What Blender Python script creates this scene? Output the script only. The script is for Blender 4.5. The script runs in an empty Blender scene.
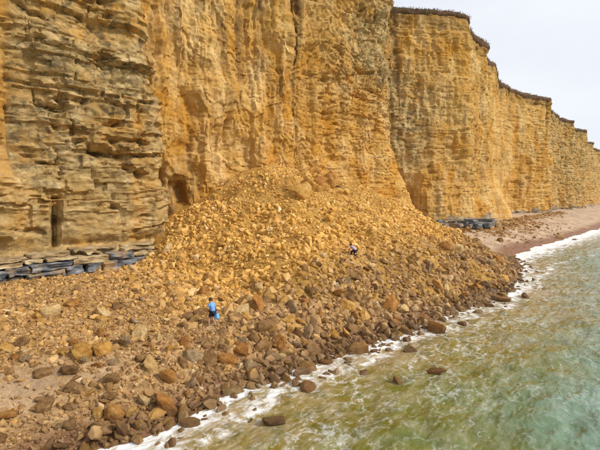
import bpy, math, random
import numpy as np
from mathutils import Vector, Matrix, Euler

random.seed(11)
RNG = np.random.default_rng(11)
scene = bpy.context.scene
C = scene.collection

# ------------------------------------------------------------------ camera
PITCH = math.radians(4.0)
CAM_Z = 9.5
cam_data = bpy.data.cameras.new('camera')
cam_data.lens = 24.0
cam_data.sensor_width = 36.0
cam_data.clip_end = 6000
cam_data.clip_start = 0.2
cam = bpy.data.objects.new('camera', cam_data)
C.objects.link(cam)
cam.location = (0, 0, CAM_Z)
cam.rotation_euler = (math.radians(90) - PITCH, 0, 0)
scene.camera = cam

# ------------------------------------------------------------------ sky and sun (overcast)
SUN_DIR = Vector((0.80, -0.22, 0.62)).normalized()      # towards the sun
world = bpy.data.worlds.new('World')
scene.world = world
world.use_nodes = True
wn = world.node_tree.nodes
wl = world.node_tree.links
wn.clear()
w_out = wn.new('ShaderNodeOutputWorld')
w_bg = wn.new('ShaderNodeBackground')
w_sky = wn.new('ShaderNodeTexSky')
w_sky.sky_type = 'NISHITA'
w_sky.sun_disc = False
w_sky.sun_elevation = math.asin(SUN_DIR.z)
w_sky.sun_rotation = math.atan2(SUN_DIR.x, SUN_DIR.y)
w_sky.dust_density = 3.0
w_tc = wn.new('ShaderNodeTexCoord')
w_map = wn.new('ShaderNodeMapping')
w_map.inputs['Scale'].default_value = (1.0, 1.0, 2.6)
w_noise = wn.new('ShaderNodeTexNoise')
w_noise.inputs['Scale'].default_value = 1.7
w_noise.inputs['Detail'].default_value = 5
w_noise.inputs['Roughness'].default_value = 0.5
w_ramp = wn.new('ShaderNodeValToRGB')
w_ramp.color_ramp.elements[0].position = 0.3
w_ramp.color_ramp.elements[0].color = (7.3, 7.7, 8.5, 1)
w_ramp.color_ramp.elements[1].position = 0.7
w_ramp.color_ramp.elements[1].color = (8.9, 9.15, 9.6, 1)
w_mix = wn.new('ShaderNodeMixRGB')
w_mix.inputs['Fac'].default_value = 0.9                  # cloud cover
wl.new(w_tc.outputs['Generated'], w_map.inputs['Vector'])
wl.new(w_map.outputs['Vector'], w_noise.inputs['Vector'])
wl.new(w_noise.outputs['Fac'], w_ramp.inputs['Fac'])
wl.new(w_sky.outputs['Color'], w_mix.inputs['Color1'])
wl.new(w_ramp.outputs['Color'], w_mix.inputs['Color2'])
wl.new(w_mix.outputs['Color'], w_bg.inputs['Color'])
w_bg.inputs['Strength'].default_value = 0.051
wl.new(w_bg.outputs['Background'], w_out.inputs['Surface'])

sun_data = bpy.data.lights.new('sun', 'SUN')
sun_data.energy = 1.5
sun_data.angle = math.radians(10)
sun_data.color = (1.0, 0.94, 0.85)
sun = bpy.data.objects.new('sun', sun_data)
C.objects.link(sun)
sun.location = (40, -20, 60)
sun.rotation_euler = (-SUN_DIR).to_track_quat('-Z', 'Y').to_euler()

scene.view_settings.view_transform = 'Standard'
scene.view_settings.look = 'None'
scene.view_settings.exposure = 1.14
scene.view_settings.gamma = 1.0
scene.view_settings.use_curve_mapping = False
scene.render.engine = 'CYCLES'
scene.cycles.use_denoising = True
scene.cycles.max_bounces = 5
scene.cycles.diffuse_bounces = 3

# ------------------------------------------------------------------ frames: t along the shore, n seaward
ORG = np.array([-20.0, 36.0])
D = np.array([0.67, 0.742]); D /= np.linalg.norm(D)
N = np.array([D[1], -D[0]])
ANG = math.atan2(D[1], D[0])

def tn2xy(t, n):
    return ORG[0] + D[0]*t + N[0]*n, ORG[1] + D[1]*t + N[1]*n

def xy2tn(x, y):
    dx, dy = x-ORG[0], y-ORG[1]
    return dx*D[0]+dy*D[1], dx*N[0]+dy*N[1]

def place_local(o):                       # mesh in (t, -n, z) -> world
    o.location = (ORG[0], ORG[1], 0)
    o.rotation_euler = (0, 0, ANG)

# ------------------------------------------------------------------ numpy noise
_P = RNG.permutation(512).astype(np.int64)
_P = np.concatenate([_P, _P, _P])
_G = RNG.normal(size=(512, 3)); _G /= np.linalg.norm(_G, axis=1)[:, None]

def noise3(x, y, z):
    x, y, z = np.broadcast_arrays(np.asarray(x, float), np.asarray(y, float), np.asarray(z, float))
    xi, yi, zi = np.floor(x), np.floor(y), np.floor(z)
    fx, fy, fz = x-xi, y-yi, z-zi
    xi = xi.astype(np.int64) & 511; yi = yi.astype(np.int64) & 511; zi = zi.astype(np.int64) & 511
    u, v, w = [f*f*f*(f*(f*6-15)+10) for f in (fx, fy, fz)]
    def g(a, b, c):
        h = _P[_P[_P[(xi+a) & 511]+((yi+b) & 511)]+((zi+c) & 511)]
        gg = _G[h]
        return gg[..., 0]*(fx-a)+gg[..., 1]*(fy-b)+gg[..., 2]*(fz-c)
    x00 = g(0,0,0)*(1-u)+g(1,0,0)*u
    x10 = g(0,1,0)*(1-u)+g(1,1,0)*u
    x01 = g(0,0,1)*(1-u)+g(1,0,1)*u
    x11 = g(0,1,1)*(1-u)+g(1,1,1)*u
    return ((x00*(1-v)+x10*v)*(1-w)+(x01*(1-v)+x11*v)*w)*1.5

def fbm(x, y, z, o=4, gain=0.5):
    s = 0; a = 1.0; f = 1.0
    for i in range(o):
        s = s + a*noise3(x*f+i*17.1, y*f+i*5.3, z*f+i*9.7)
        a *= gain; f *= 2.03
    return s

def hash01(*a):
    s = np.zeros(np.broadcast(*a).shape)
    for i, v in enumerate(a):
        s = s + np.asarray(v, float)*(12.9898, 78.233, 37.719)[i]
    r = np.sin(s)*43758.5453
    return r-np.floor(r)

def sstep(a, b, x):
    f = np.clip((x-a)/(b-a), 0, 1)
    return f*f*(3-2*f)

# ------------------------------------------------------------------ mesh helpers
def mesh_np(name, verts, faces, attrs=None, smooth=False):
    verts = np.ascontiguousarray(verts, dtype=np.float32)
    faces = np.ascontiguousarray(faces, dtype=np.int32)
    me = bpy.data.meshes.new(name)
    nv, (nf, k) = len(verts), faces.shape
    me.vertices.add(nv); me.vertices.foreach_set('co', verts.ravel())
    me.loops.add(nf*k); me.loops.foreach_set('vertex_index', faces.ravel())
    me.polygons.add(nf); me.polygons.foreach_set('loop_start', np.arange(0, nf*k, k, dtype=np.int32))
    me.polygons.foreach_set('use_smooth', np.full(nf, smooth, dtype=bool))
    for an, av in (attrs or {}).items():
        a = me.attributes.new(an, 'FLOAT', 'POINT')
        a.data.foreach_set('value', np.ascontiguousarray(av, dtype=np.float32).ravel())
    me.update(calc_edges=True)
    me.validate()
    return me

def obj(name, me, mat=None, parent=None):
    o = bpy.data.objects.new(name, me)
    C.objects.link(o)
    if mat is not None:
        if not me.materials: me.materials.append(mat)
    if parent is not None: o.parent = parent
    return o

def tag(o, label=None, cat=None, group=None, kind=None):
    if label: o['label'] = label
    if cat: o['category'] = cat
    if group: o['group'] = group
    if kind: o['kind'] = kind
    return o

def grid_faces(r, c, flip=False):
    i = np.arange(r*c).reshape(r, c)
    a, b, d, e = i[:-1, :-1].ravel(), i[:-1, 1:].ravel(), i[1:, 1:].ravel(), i[1:, :-1].ravel()
    return np.stack([a, e, d, b] if flip else [a, b, d, e], 1)

# ------------------------------------------------------------------ material helpers
class NT:
    def __init__(s, name):
        s.m = bpy.data.materials.new(name); s.m.use_nodes = True
        s.t = s.m.node_tree; s.n = s.t.nodes; s.l = s.t.links
        s.b = s.n['Principled BSDF']
        s.tc = s.n.new('ShaderNodeTexCoord')
    def new(s, ty, **kw):
        n = s.n.new(ty)
        for k, v in kw.items(): setattr(n, k, v)
        return n
    def link(s, a, b): s.l.new(a, b)
    def mapv(s, scale, vec=None):
        m = s.new('ShaderNodeMapping'); m.inputs['Scale'].default_value = scale
        s.link(vec or s.tc.outputs['Object'], m.inputs['Vector']); return m.outputs['Vector']
    def noise(s, scale, detail=4, rough=0.55, vec=None, dist=0.0):
        n = s.new('ShaderNodeTexNoise')
        n.inputs['Scale'].default_value = scale; n.inputs['Detail'].default_value = detail
        n.inputs['Roughness'].default_value = rough; n.inputs['Distortion'].default_value = dist
        s.link(vec or s.tc.outputs['Object'], n.inputs['Vector']); return n.outputs['Fac']
    def ramp(s, fac, stops, interp='LINEAR'):
        r = s.new('ShaderNodeValToRGB'); cr = r.color_ramp; cr.interpolation = interp
        while len(cr.elements) < len(stops): cr.elements.new(0.5)
        for e, (p, c) in zip(cr.elements, stops):
            e.position = p
            e.color = (c, c, c, 1) if not isinstance(c, tuple) else (*c, 1)
        s.link(fac, r.inputs['Fac']); return r.outputs['Color']
    def mix(s, fac, a, b, mode='MIX'):
        m = s.new('ShaderNodeMixRGB'); m.blend_type = mode
        for sock, v in ((m.inputs['Fac'], fac), (m.inputs['Color1'], a), (m.inputs['Color2'], b)):
            if isinstance(v, (int, float)): sock.default_value = v
            elif isinstance(v, tuple): sock.default_value = (*v, 1)
            else: s.link(v, sock)
        return m.outputs['Color']
    def math(s, op, a, b=0.0, clamp=False):
        m = s.new('ShaderNodeMath', operation=op); m.use_clamp = clamp
        for sock, v in ((m.inputs[0], a), (m.inputs[1], b)):
            if isinstance(v, (int, float)): sock.default_value = v
            else: s.link(v, sock)
        return m.outputs[0]
    def attr(s, name):
        a = s.new('ShaderNodeAttribute'); a.attribute_name = name; return a.outputs['Fac']
    def bump(s, h, strength, dist, prev=None):
        b = s.new('ShaderNodeBump'); b.inputs['Strength'].default_value = strength
        b.inputs['Distance'].default_value = dist
        s.link(h, b.inputs['Height'])
        if prev is not None: s.link(prev, b.inputs['Normal'])
        return b.outputs['Normal']
    def rich(s, col, sat=1.04, val=1.0):
        h = s.new('ShaderNodeHueSaturation'); h.inputs['Saturation'].default_value = sat; h.inputs['Value'].default_value = val
        s.link(col, h.inputs['Color']); return h.outputs['Color']
    def done(s, col, rough=0.9, normal=None, spec=0.25):
        if isinstance(col, tuple): s.b.inputs['Base Color'].default_value = (*col, 1)
        else: s.link(col, s.b.inputs['Base Color'])
        if isinstance(rough, (int, float)): s.b.inputs['Roughness'].default_value = rough
        else: s.link(rough, s.b.inputs['Roughness'])
        s.b.inputs['Specular IOR Level'].default_value = spec
        if normal is not None: s.link(normal, s.b.inputs['Normal'])
        return s.m

def mat_cliff():
    k = NT('cliff_sandstone')
    bd = k.attr('banded')
    st = k.mix(bd, k.noise(0.55, 7, 0.62, k.mapv((0.55, 0.55, 1.0)), 0.4), k.noise(1.0, 7, 0.62, k.mapv((0.05, 0.05, 1.3)), 0.35))
    col = k.ramp(st, [(0.28, (0.38, 0.195, 0.05)), (0.43, (0.57, 0.325, 0.095)), (0.55, (0.66, 0.41, 0.145)), (0.70, (0.78, 0.55, 0.26))])
    bl = k.noise(0.13, 5, 0.6)
    col = k.mix(k.ramp(bl, [(0.40, 0.0), (0.62, 0.8)]), col, (0.55, 0.25, 0.04))
    pale = k.noise(0.21, 6, 0.65, k.mapv((1.3, 1.3, 0.5)))
    col = k.mix(k.ramp(pale, [(0.48, 0.0), (0.66, 0.7)]), col, (0.80, 0.58, 0.29))
    fine = k.noise(1.9, 10, 0.8)
    col = k.mix(k.ramp(fine, [(0.33, 0.75), (0.46, 0.0)]), col, (0.23, 0.115, 0.035))
    streak = k.noise(1.0, 6, 0.62, k.mapv((0.42, 0.42, 0.05)), 0.35)
    stm = k.math('MULTIPLY', k.ramp(streak, [(0.50, 0.0), (0.63, 0.9)]), k.attr('stain'))
    stm = k.math('MULTIPLY', stm, k.ramp(k.noise(1.3, 6, 0.7), [(0.36, 0.25), (0.56, 1.0)]))
    col = k.mix(stm, col, (0.115, 0.058, 0.024))
    cm = k.math('MULTIPLY', k.attr('stain_shade'), k.ramp(k.noise(0.9, 7, 0.7, k.mapv((1, 1, 0.35))), [(0.36, 0.0), (0.52, 1.0)]))
    col = k.mix(cm, col, (0.13, 0.065, 0.026))  # brown stain columns, plus shade painted at edges, alcove and headland sides
    # old weathered faces: grey-tan crust and dark growth, with undercut shade painted in
    wx = k.attr('weather')
    g = k.noise(0.7, 7, 0.68, k.mapv((1, 1, 1.6)))
    crust = k.ramp(g, [(0.33, (0.16, 0.115, 0.06)), (0.44, (0.38, 0.265, 0.12)), (0.55, (0.56, 0.41, 0.20)), (0.70, (0.72, 0.56, 0.33))])
    wm = k.math('MULTIPLY', wx, k.ramp(k.noise(0.28, 5, 0.6), [(0.36, 0.2), (0.58, 0.95)]))
    col = k.mix(wm, col, crust)
    dk = k.ramp(k.noise(1.1, 8, 0.7, k.mapv((1, 1, 1.3)), 0.6), [(0.48, 0.0), (0.62, 0.8)])
    dk = k.math('MULTIPLY', dk, k.attr('dark'))
    col = k.mix(k.math('MULTIPLY', dk, wx), col, (0.10, 0.08, 0.05))
    # grey lower beds
    gb = k.attr('grey')
    gc = k.ramp(k.noise(1.0, 6, 0.6, k.mapv((0.3, 0.3, 3.0))), [(0.35, (0.07, 0.075, 0.08)), (0.5, (0.22, 0.21, 0.19)), (0.66, (0.40, 0.36, 0.28))])
    col = k.mix(gb, col, gc)
    n1 = k.bump(k.noise(1.0, 9, 0.72, k.mapv((1.5, 1.5, 2.1))), 0.7, 0.3)
    n2 = k.bump(k.noise(4.0, 9, 0.75), 0.7, 0.10, n1)
    return k.done(k.rich(col, 1.05, 1.0), 0.93, n2, 0.15)

ROCK = {
    'ochre':  [(0.30, (0.36, 0.175, 0.045)), (0.5, (0.60, 0.33, 0.09)), (0.7, (0.74, 0.48, 0.19))],
    'tan':    [(0.30, (0.42, 0.25, 0.09)), (0.5, (0.63, 0.42, 0.18)), (0.7, (0.76, 0.57, 0.31))],
    'orange': [(0.30, (0.26, 0.105, 0.03)), (0.5, (0.45, 0.21, 0.06)), (0.7, (0.58, 0.33, 0.12))],
    'brown':  [(0.30, (0.14, 0.075, 0.03)), (0.5, (0.30, 0.165, 0.065)), (0.7, (0.46, 0.285, 0.13))],
    'grey':   [(0.30, (0.17, 0.105, 0.05)), (0.5, (0.35, 0.235, 0.12)), (0.7, (0.53, 0.39, 0.23))],
}
def mat_rock(kind):
    k = NT('rock_'+kind)
    oi = k.new('ShaderNodeObjectInfo')
    n = k.noise(1.9, 7, 0.65)
    off = k.math('MULTIPLY', k.math('SUBTRACT', oi.outputs['Random'], 0.5), 0.16)
    col = k.ramp(k.math('ADD', n, off), ROCK[kind])
    sp = k.noise(9.0, 5, 0.7)
    col = k.mix(k.ramp(sp, [(0.34, 0.55), (0.5, 0.0)]), col, (0.13, 0.07, 0.03))
    # wet below the reach of the waves
    geo = k.new('ShaderNodeNewGeometry'); sep = k.new('ShaderNodeSeparateXYZ')
    k.link(geo.outputs['Position'], sep.inputs[0])
    wz = k.math('ADD', sep.outputs['Z'], k.math('MULTIPLY', k.noise(1.3, 3), -0.7))
    wet = k.ramp(wz, [(0.05, 1.0), (0.42, 0.0)])
    col = k.mix(k.math('MULTIPLY', wet, 0.62), col, (0.085, 0.045, 0.02))
    rough = k.ramp(wet, [(0.0, 0.92), (1.0, 0.38)])
    n1 = k.bump(k.noise(2.6, 9, 0.75), 1.0, 0.2)
    n2 = k.bump(k.noise(14.0, 6, 0.7), 0.5, 0.03, n1)
    return k.done(k.rich(col), rough, n2, 0.3)

def mat_rubble(name='rubble_stone'):
    k = NT(name)
    r = k.attr('rnd')
    n = k.noise(3.0, 5, 0.65)
    f = k.math('ADD', k.math('MULTIPLY', n, 0.45), k.math('MULTIPLY', r, 0.62))
    dry = k.ramp(f, [(0.20, (0.28, 0.135, 0.035)), (0.36, (0.53, 0.285, 0.075)), (0.55, (0.68, 0.395, 0.115)), (0.72, (0.75, 0.48, 0.18)), (0.88, (0.82, 0.63, 0.36))])
    old = k.ramp(f, [(0.20, (0.09, 0.055, 0.03)), (0.40, (0.22, 0.125, 0.055)), (0.58, (0.36, 0.215, 0.10)), (0.75, (0.48, 0.31, 0.15)), (0.9, (0.60, 0.46, 0.29))])
    col = k.mix(k.attr('old'), dry, old)
    wet = k.attr('wet')
    col = k.mix(k.math('MULTIPLY', wet, 0.62), col, (0.085, 0.045, 0.02))
    rough = k.ramp(wet, [(0.0, 0.93), (1.0, 0.4)])
    n1 = k.bump(k.noise(6.0, 6, 0.7), 0.6, 0.06)
    return k.done(k.rich(col), rough, n1, 0.25)

def mat_mound():
    k = NT('landslip_earth')
    a = k.noise(0.25, 6, 0.6)
    col = k.ramp(a, [(0.3, (0.43, 0.225, 0.06)), (0.5, (0.62, 0.355, 0.10)), (0.7, (0.72, 0.45, 0.16))])
    b = k.noise(4.0, 9, 0.75)
    col = k.mix(k.ramp(b, [(0.36, 0.9), (0.5, 0.0)]), col, (0.20, 0.10, 0.035))
    col = k.mix(k.ramp(b, [(0.54, 0.0), (0.70, 0.7)]), col, (0.74, 0.54, 0.28))
    col = k.mix(k.math('MULTIPLY', k.attr('wet'), 0.75), col, (0.10, 0.055, 0.025))
    n1 = k.bump(k.noise(2.2, 9, 0.72), 1.0, 0.35)
    n2 = k.bump(k.noise(11, 7, 0.7), 0.8, 0.06, n1)
    return k.done(k.rich(col), 0.95, n2, 0.15)

def mat_beach():
    k = NT('beach_sand')
    a = k.noise(0.3, 6, 0.6)
    col = k.ramp(a, [(0.35, (0.36, 0.245, 0.15)), (0.52, (0.50, 0.365, 0.245)), (0.68, (0.58, 0.44, 0.31))])
    lt = k.attr('near')
    ncol = k.ramp(k.noise(1.5, 8, 0.7), [(0.35, (0.22, 0.12, 0.05)), (0.5, (0.42, 0.255, 0.105)), (0.66, (0.56, 0.39, 0.20))])
    col = k.mix(lt, col, ncol)
    sp = k.noise(9.0, 8, 0.8)
    col = k.mix(k.ramp(sp, [(0.36, 0.7), (0.48, 0.0)]), col, (0.18, 0.10, 0.05))
    col = k.mix(k.ramp(sp, [(0.56, 0.0), (0.70, 0.6)]), col, (0.68, 0.55, 0.42))
    wet = k.attr('wet')
    col = k.mix(wet, col, k.ramp(k.noise(2.0, 5), [(0.4, (0.20, 0.095, 0.048)), (0.6, (0.30, 0.155, 0.085))]))
    rough = k.ramp(wet, [(0.0, 0.95), (1.0, 0.55)])
    n1 = k.bump(k.noise(5.0, 9, 0.75), 0.9, 0.10)
    return k.done(col, rough, n1, 0.25)

def mat_sea():
    k = NT('sea_water')
    d = k.attr('shore')
    wob = k.math('MULTIPLY', k.math('SUBTRACT', k.noise(0.14, 5, 0.6, None, 0.4), 0.5), 13.0)
    dd = k.math('DIVIDE', k.math('ADD', d, wob), 40.0)
    col = k.ramp(dd, [(0.0, (0.33, 0.22, 0.10)), (0.05, (0.26, 0.185, 0.065)), (0.10, (0.18, 0.135, 0.014)), (0.21, (0.12, 0.135, 0.02)), (0.29, (0.12, 0.19, 0.10)), (0.38, (0.17, 0.285, 0.235)), (0.6, (0.21, 0.34, 0.32))])
    mot = k.noise(0.8, 3, 0.55, k.mapv((0.9, 1.5, 1)), 0.2)
    col = k.mix(k.ramp(mot, [(0.38, 0.55), (0.50, 0.0)]), col, (0.06, 0.075, 0.014))
    silt = k.ramp(k.noise(0.30, 6, 0.65, k.mapv((0.7, 1.3, 1)), 0.4), [(0.54, 0.0), (0.72, 0.25)])
    col = k.mix(silt, col, (0.27, 0.25, 0.13))
    # foam: shore band, lace of drifting bubbles, flecks
    foam_b = k.attr('foam')
    n_f = k.noise(1.1, 8, 0.72, None, 0.7)
    band = k.ramp(k.math('ADD', foam_b, k.math('MULTIPLY', k.math('SUBTRACT', n_f, 0.5), 2.7)), [(0.50, 0.0), (0.95, 1.0)])
    wv = k.new('ShaderNodeTexVoronoi', feature='DISTANCE_TO_EDGE')
    wv.inputs['Scale'].default_value = 1.05
    dn = k.new('ShaderNodeTexNoise'); dn.inputs['Scale'].default_value = 0.9; dn.inputs['Detail'].default_value = 5
    k.link(k.tc.outputs['Object'], dn.inputs['Vector'])
    vm = k.new('ShaderNodeVectorMath', operation='MULTIPLY_ADD')
    k.link(dn.outputs['Color'], vm.inputs[0]); vm.inputs[1].default_value = (2.2, 2.2, 0)
    k.link(k.mapv((0.55, 1.35, 1)), vm.inputs[2]); k.link(vm.outputs[0], wv.inputs['Vector'])
    lace = k.ramp(wv.outputs['Distance'], [(0.0, 0.8), (0.05, 0.3), (0.13, 0.0)])
    brk = k.ramp(k.noise(3.0, 6, 0.75, None, 0.5), [(0.42, 0.0), (0.56, 1.0)])
    lace = k.math('MULTIPLY', lace, brk)
    lm = k.ramp(k.noise(0.28, 5, 0.6), [(0.38, 0.0), (0.56, 1.0)])
    dist = k.math('DIVIDE', d, 40.0)
    lace = k.math('MULTIPLY', k.math('MULTIPLY', lace, lm), k.ramp(dist, [(0.0, 1.0), (0.14, 0.7), (0.32, 0.2), (0.7, 0.05)]))
    clump = k.ramp(k.noise(0.5, 5, 0.65), [(0.38, 0.15), (0.62, 1.0)])
    fl = k.ramp(k.noise(2.0, 8, 0.78, k.mapv((0.8, 1.7, 1)), 0.3), [(0.56, 0.0), (0.64, 0.9)])
    fl = k.math('MULTIPLY', k.math('MULTIPLY', fl, clump), k.ramp(dist, [(0.0, 1.0), (0.15, 0.6), (0.35, 0.38), (0.65, 0.28)]))
    turb = k.ramp(k.noise(0.8, 7, 0.7, None, 0.8), [(0.42, 0.0), (0.62, 0.6)])
    turb = k.math('MULTIPLY', turb, k.ramp(dist, [(0.02, 1.0), (0.16, 0.55), (0.30, 0.0)]))
    col = k.mix(turb, col, (0.45, 0.36, 0.22))
    foam = k.math('MAXIMUM', k.math('MAXIMUM', band, lace), fl, True)
    col = k.mix(foam, col, (0.80, 0.81, 0.80))
    rough = k.ramp(foam, [(0.0, 0.10), (0.6, 0.8)])
    n1 = k.bump(k.noise(1.0, 2, 0.5, k.mapv((0.7, 1.5, 1)), 0.2), 0.65, 0.28)
    n2 = k.bump(k.noise(3.0, 3, 0.5, k.mapv((0.9, 1.3, 1))), 0.45, 0.10, n1)
    k.b.inputs['IOR'].default_value = 1.33
    return k.done(col, rough, n2, 0.5)

def mat_plain(name, col, rough=0.85, var=0.25, scale=20):
    k = NT(name)
    n = k.noise(scale, 5, 0.6)
    lo = tuple(c*(1-var) for c in col); hi = tuple(min(1, c*(1+var)) for c in col)
    return k.done(k.ramp(n, [(0.3, lo), (0.7, hi)]), rough, k.bump(k.noise(scale*2, 4), 0.3, 0.01), 0.3)

def mat_turf():
    k = NT('clifftop_soil')
    n = k.noise(0.9, 7, 0.7)
    col = k.ramp(n, [(0.32, (0.075, 0.042, 0.024)), (0.5, (0.16, 0.088, 0.05)), (0.66, (0.25, 0.15, 0.08))])
    g = k.ramp(k.noise(0.25, 5, 0.6), [(0.48, 0.0), (0.66, 0.45)])
    col = k.mix(g, col, (0.085, 0.085, 0.04))
    return k.done(col, 0.95, k.bump(k.noise(3, 8, 0.75), 1.0, 0.3), 0.1)

M = {'cliff': mat_cliff(), 'mound': mat_mound(), 'beach': mat_beach(), 'sea': mat_sea(), 'rubble': mat_rubble(), 'turf': mat_turf()}
for kk in ROCK: M[kk] = mat_rock(kk)
M['grass'] = mat_plain('clifftop_grass', (0.13, 0.095, 0.045), 0.9, 0.4, 0.5)

# ------------------------------------------------------------------ ground shape
SH_T = [-400, -60, -14, -7.2, 5.7, 12, 21.3, 30, 37, 44, 50, 56, 74, 100, 135, 400, 3000]
SH_N = [23, 23, 23.2, 23.4, 24.5, 25.6, 26.6, 27.2, 26.6, 25.2, 23.2, 21.6, 21.8, 23.2, 25.3, 25, 25]
def shore_n(t):
    t = np.asarray(t, float)
    return np.interp(t, SH_T, SH_N) + 0.75*fbm(t*0.22, 3.1, 0.7, 3)

def beach_z(t, n):
    d = shore_n(t) - n
    za = np.interp(d, [-400, -60, -8, 0, 1.5, 4.5, 9, 16, 24, 60], [-9, -6, -0.9, 0, 0.6, 1.9, 2.55, 2.9, 3.2, 3.4])
    zb = np.interp(d, [-400, -60, -8, 0, 2.5, 6, 11, 17, 24, 60], [-9, -6, -0.9, 0, 0.35, 1.15, 2.0, 2.7, 3.3, 3.5])
    w = sstep(46, 58, np.asarray(t, float))
    z = za*(1-w)+zb*w
    return z + np.where(d > 0.4, 0.14, 0.03)*fbm(np.asarray(t)*0.5, np.asarray(n)*0.5, 2.0, 4)*np.clip(d/3, 0.1, 1)

def mound_z(t, n):
    t = np.asarray(t, float); n = np.asarray(n, float)
    dt = np.where(t < 25.0, np.where(t > 12.0, 0.195*np.maximum(25.0-t, 0)**1.66, 13.8+(12.0-t)*1.25), np.where(t > 33.0, (t-33.0)*1.12, 0.0))
    dn = np.maximum(n-2.0, 0)*1.28
    wob = 1+0.10*noise3(t*0.12, n*0.12, 5.5)
    r = np.sqrt(dt*dt+dn*dn)*wob
    z = 13.0-0.385*r + 0.3*np.exp(-r/4.0)
    z = z-0.9*sstep(12, 5, t)*sstep(14, 8, n)
    z = np.where(z < 3.2, z-0.35*(3.2-np.minimum(z, 3.2)), z)
    lump = 0.95*fbm(t*0.13, n*0.13, 1.3, 2) + 0.40*fbm(t*0.45, n*0.45, 8.3, 4)
    # a lower shoulder in front of the summit
    sh = 1.3*np.exp(-((t-20)**2/30+(n-9)**2/12))
    return z+lump*sstep(0, 4, z)+sh*0.8

def ground_z(t, n):
    return np.maximum(beach_z(t, n), mound_z(t, n))

cp, sp_ = math.cos(PITCH), math.sin(PITCH)
def px(u, v):
    """photo pixel -> (t, n, z, distance) where its line of sight meets the ground or the sea"""
    a, b = (u-300)/400.0, -(v-225)/400.0
    dx, dy, dz = a, cp+b*sp_, -sp_+b*cp
    s = np.arange(12, 320, 0.05)
    x, y, z = dx*s, dy*s, CAM_Z+dz*s
    t, n = xy2tn(x, y)
    g = np.maximum(ground_z(t, n), 0.0)
    hit = np.nonzero(z <= g)[0]
    i = hit[0] if len(hit) else len(s)-1
    return float(t[i]), float(n[i]), float(g[i]), float(y[i])

# ------------------------------------------------------------------ cliff
ZTOP = 49.0
def corners(z):
    """plan of the cliff face at height z: control points (t, n)"""
    f = np.clip((z-3)/22.0, 0, 1.6)
    g = sstep(26, 2, z)
    lc = 8.6-2.7*f
    rc = 54.0+10.5*g
    bat = 2.0*(1-z/ZTOP)
    talus = sstep(20, 2, z)
    P = [(-120, 0), (-60, 0.2), (-16, 0.2), (-9, 0.4), (-4.6, 0.9), (-3.6, 0.1), (-2.6, 1.0), (3, 1.4), (lc-0.8, 1.5), (lc+0.25, 0.6), (lc+0.7, -2.4),
         (12.5, -3.6), (16.5, -2.0), (22, -2.9+1.2*talus), (29.0, -1.4+1.2*talus), (30.0, -2.2+0.8*talus), (31.0, -1.1+1.0*talus), (38, -0.5+1.4*talus), (46, 0.3+1.8*talus), (rc-1.5, 0.9+1.2*talus), (rc, 0.3+0.8*talus),
         (rc+1.2, -5.2), (max(60.5, rc+2.6), -6.4+bat), (max(63.5, rc+4.5), -5.6+bat), (70, -0.4+bat), (79, 5.2+bat*0.7), (80.5, 4.9+bat), (84, 3.4+bat), (92, 3.0+bat), (100, 3.4+bat),
         (101.5, 0.2+bat), (108, 0.2+bat), (114, 0.0+bat+2.2*talus**1.6), (121, -1.0+bat+4.6*talus**1.6), (127, -2.2+bat+3.6*talus**1.6), (130, -3.0+bat+0.6*talus), (137, -3.6+bat), (150, -4.3+bat), (157, -2.0+bat), (175, 4.6+bat), (176, 1.4+bat), (179, -3+bat),
         (217, 0.4+bat), (218.5, -4+bat), (223, -3+bat), (238, 3.6+bat), (239.5, -1.5+bat), (250, -3+bat), (276, 4.6+bat), (278, -2+bat), (295, -3+bat), (332, 3.0+bat), (335, -4+bat), (405, 2.4+bat), (409, -5+bat), (520, 0), (900, 0)]
    return np.array(P)

_lb = np.cumsum(np.concatenate([[0], RNG.uniform(0.45, 1.5, 90)])) - 3.0
_cb = np.cumsum(np.concatenate([[0], RNG.choice([0.35, 0.55, 0.8, 1.2, 1.7, 2.3], 60)])) - 3.0
_lr = RNG.uniform(0, 1, 120)
_lw = RNG.uniform(1.3, 4.0, 120)
_lo = RNG.uniform(0, 50, 120)

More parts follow.
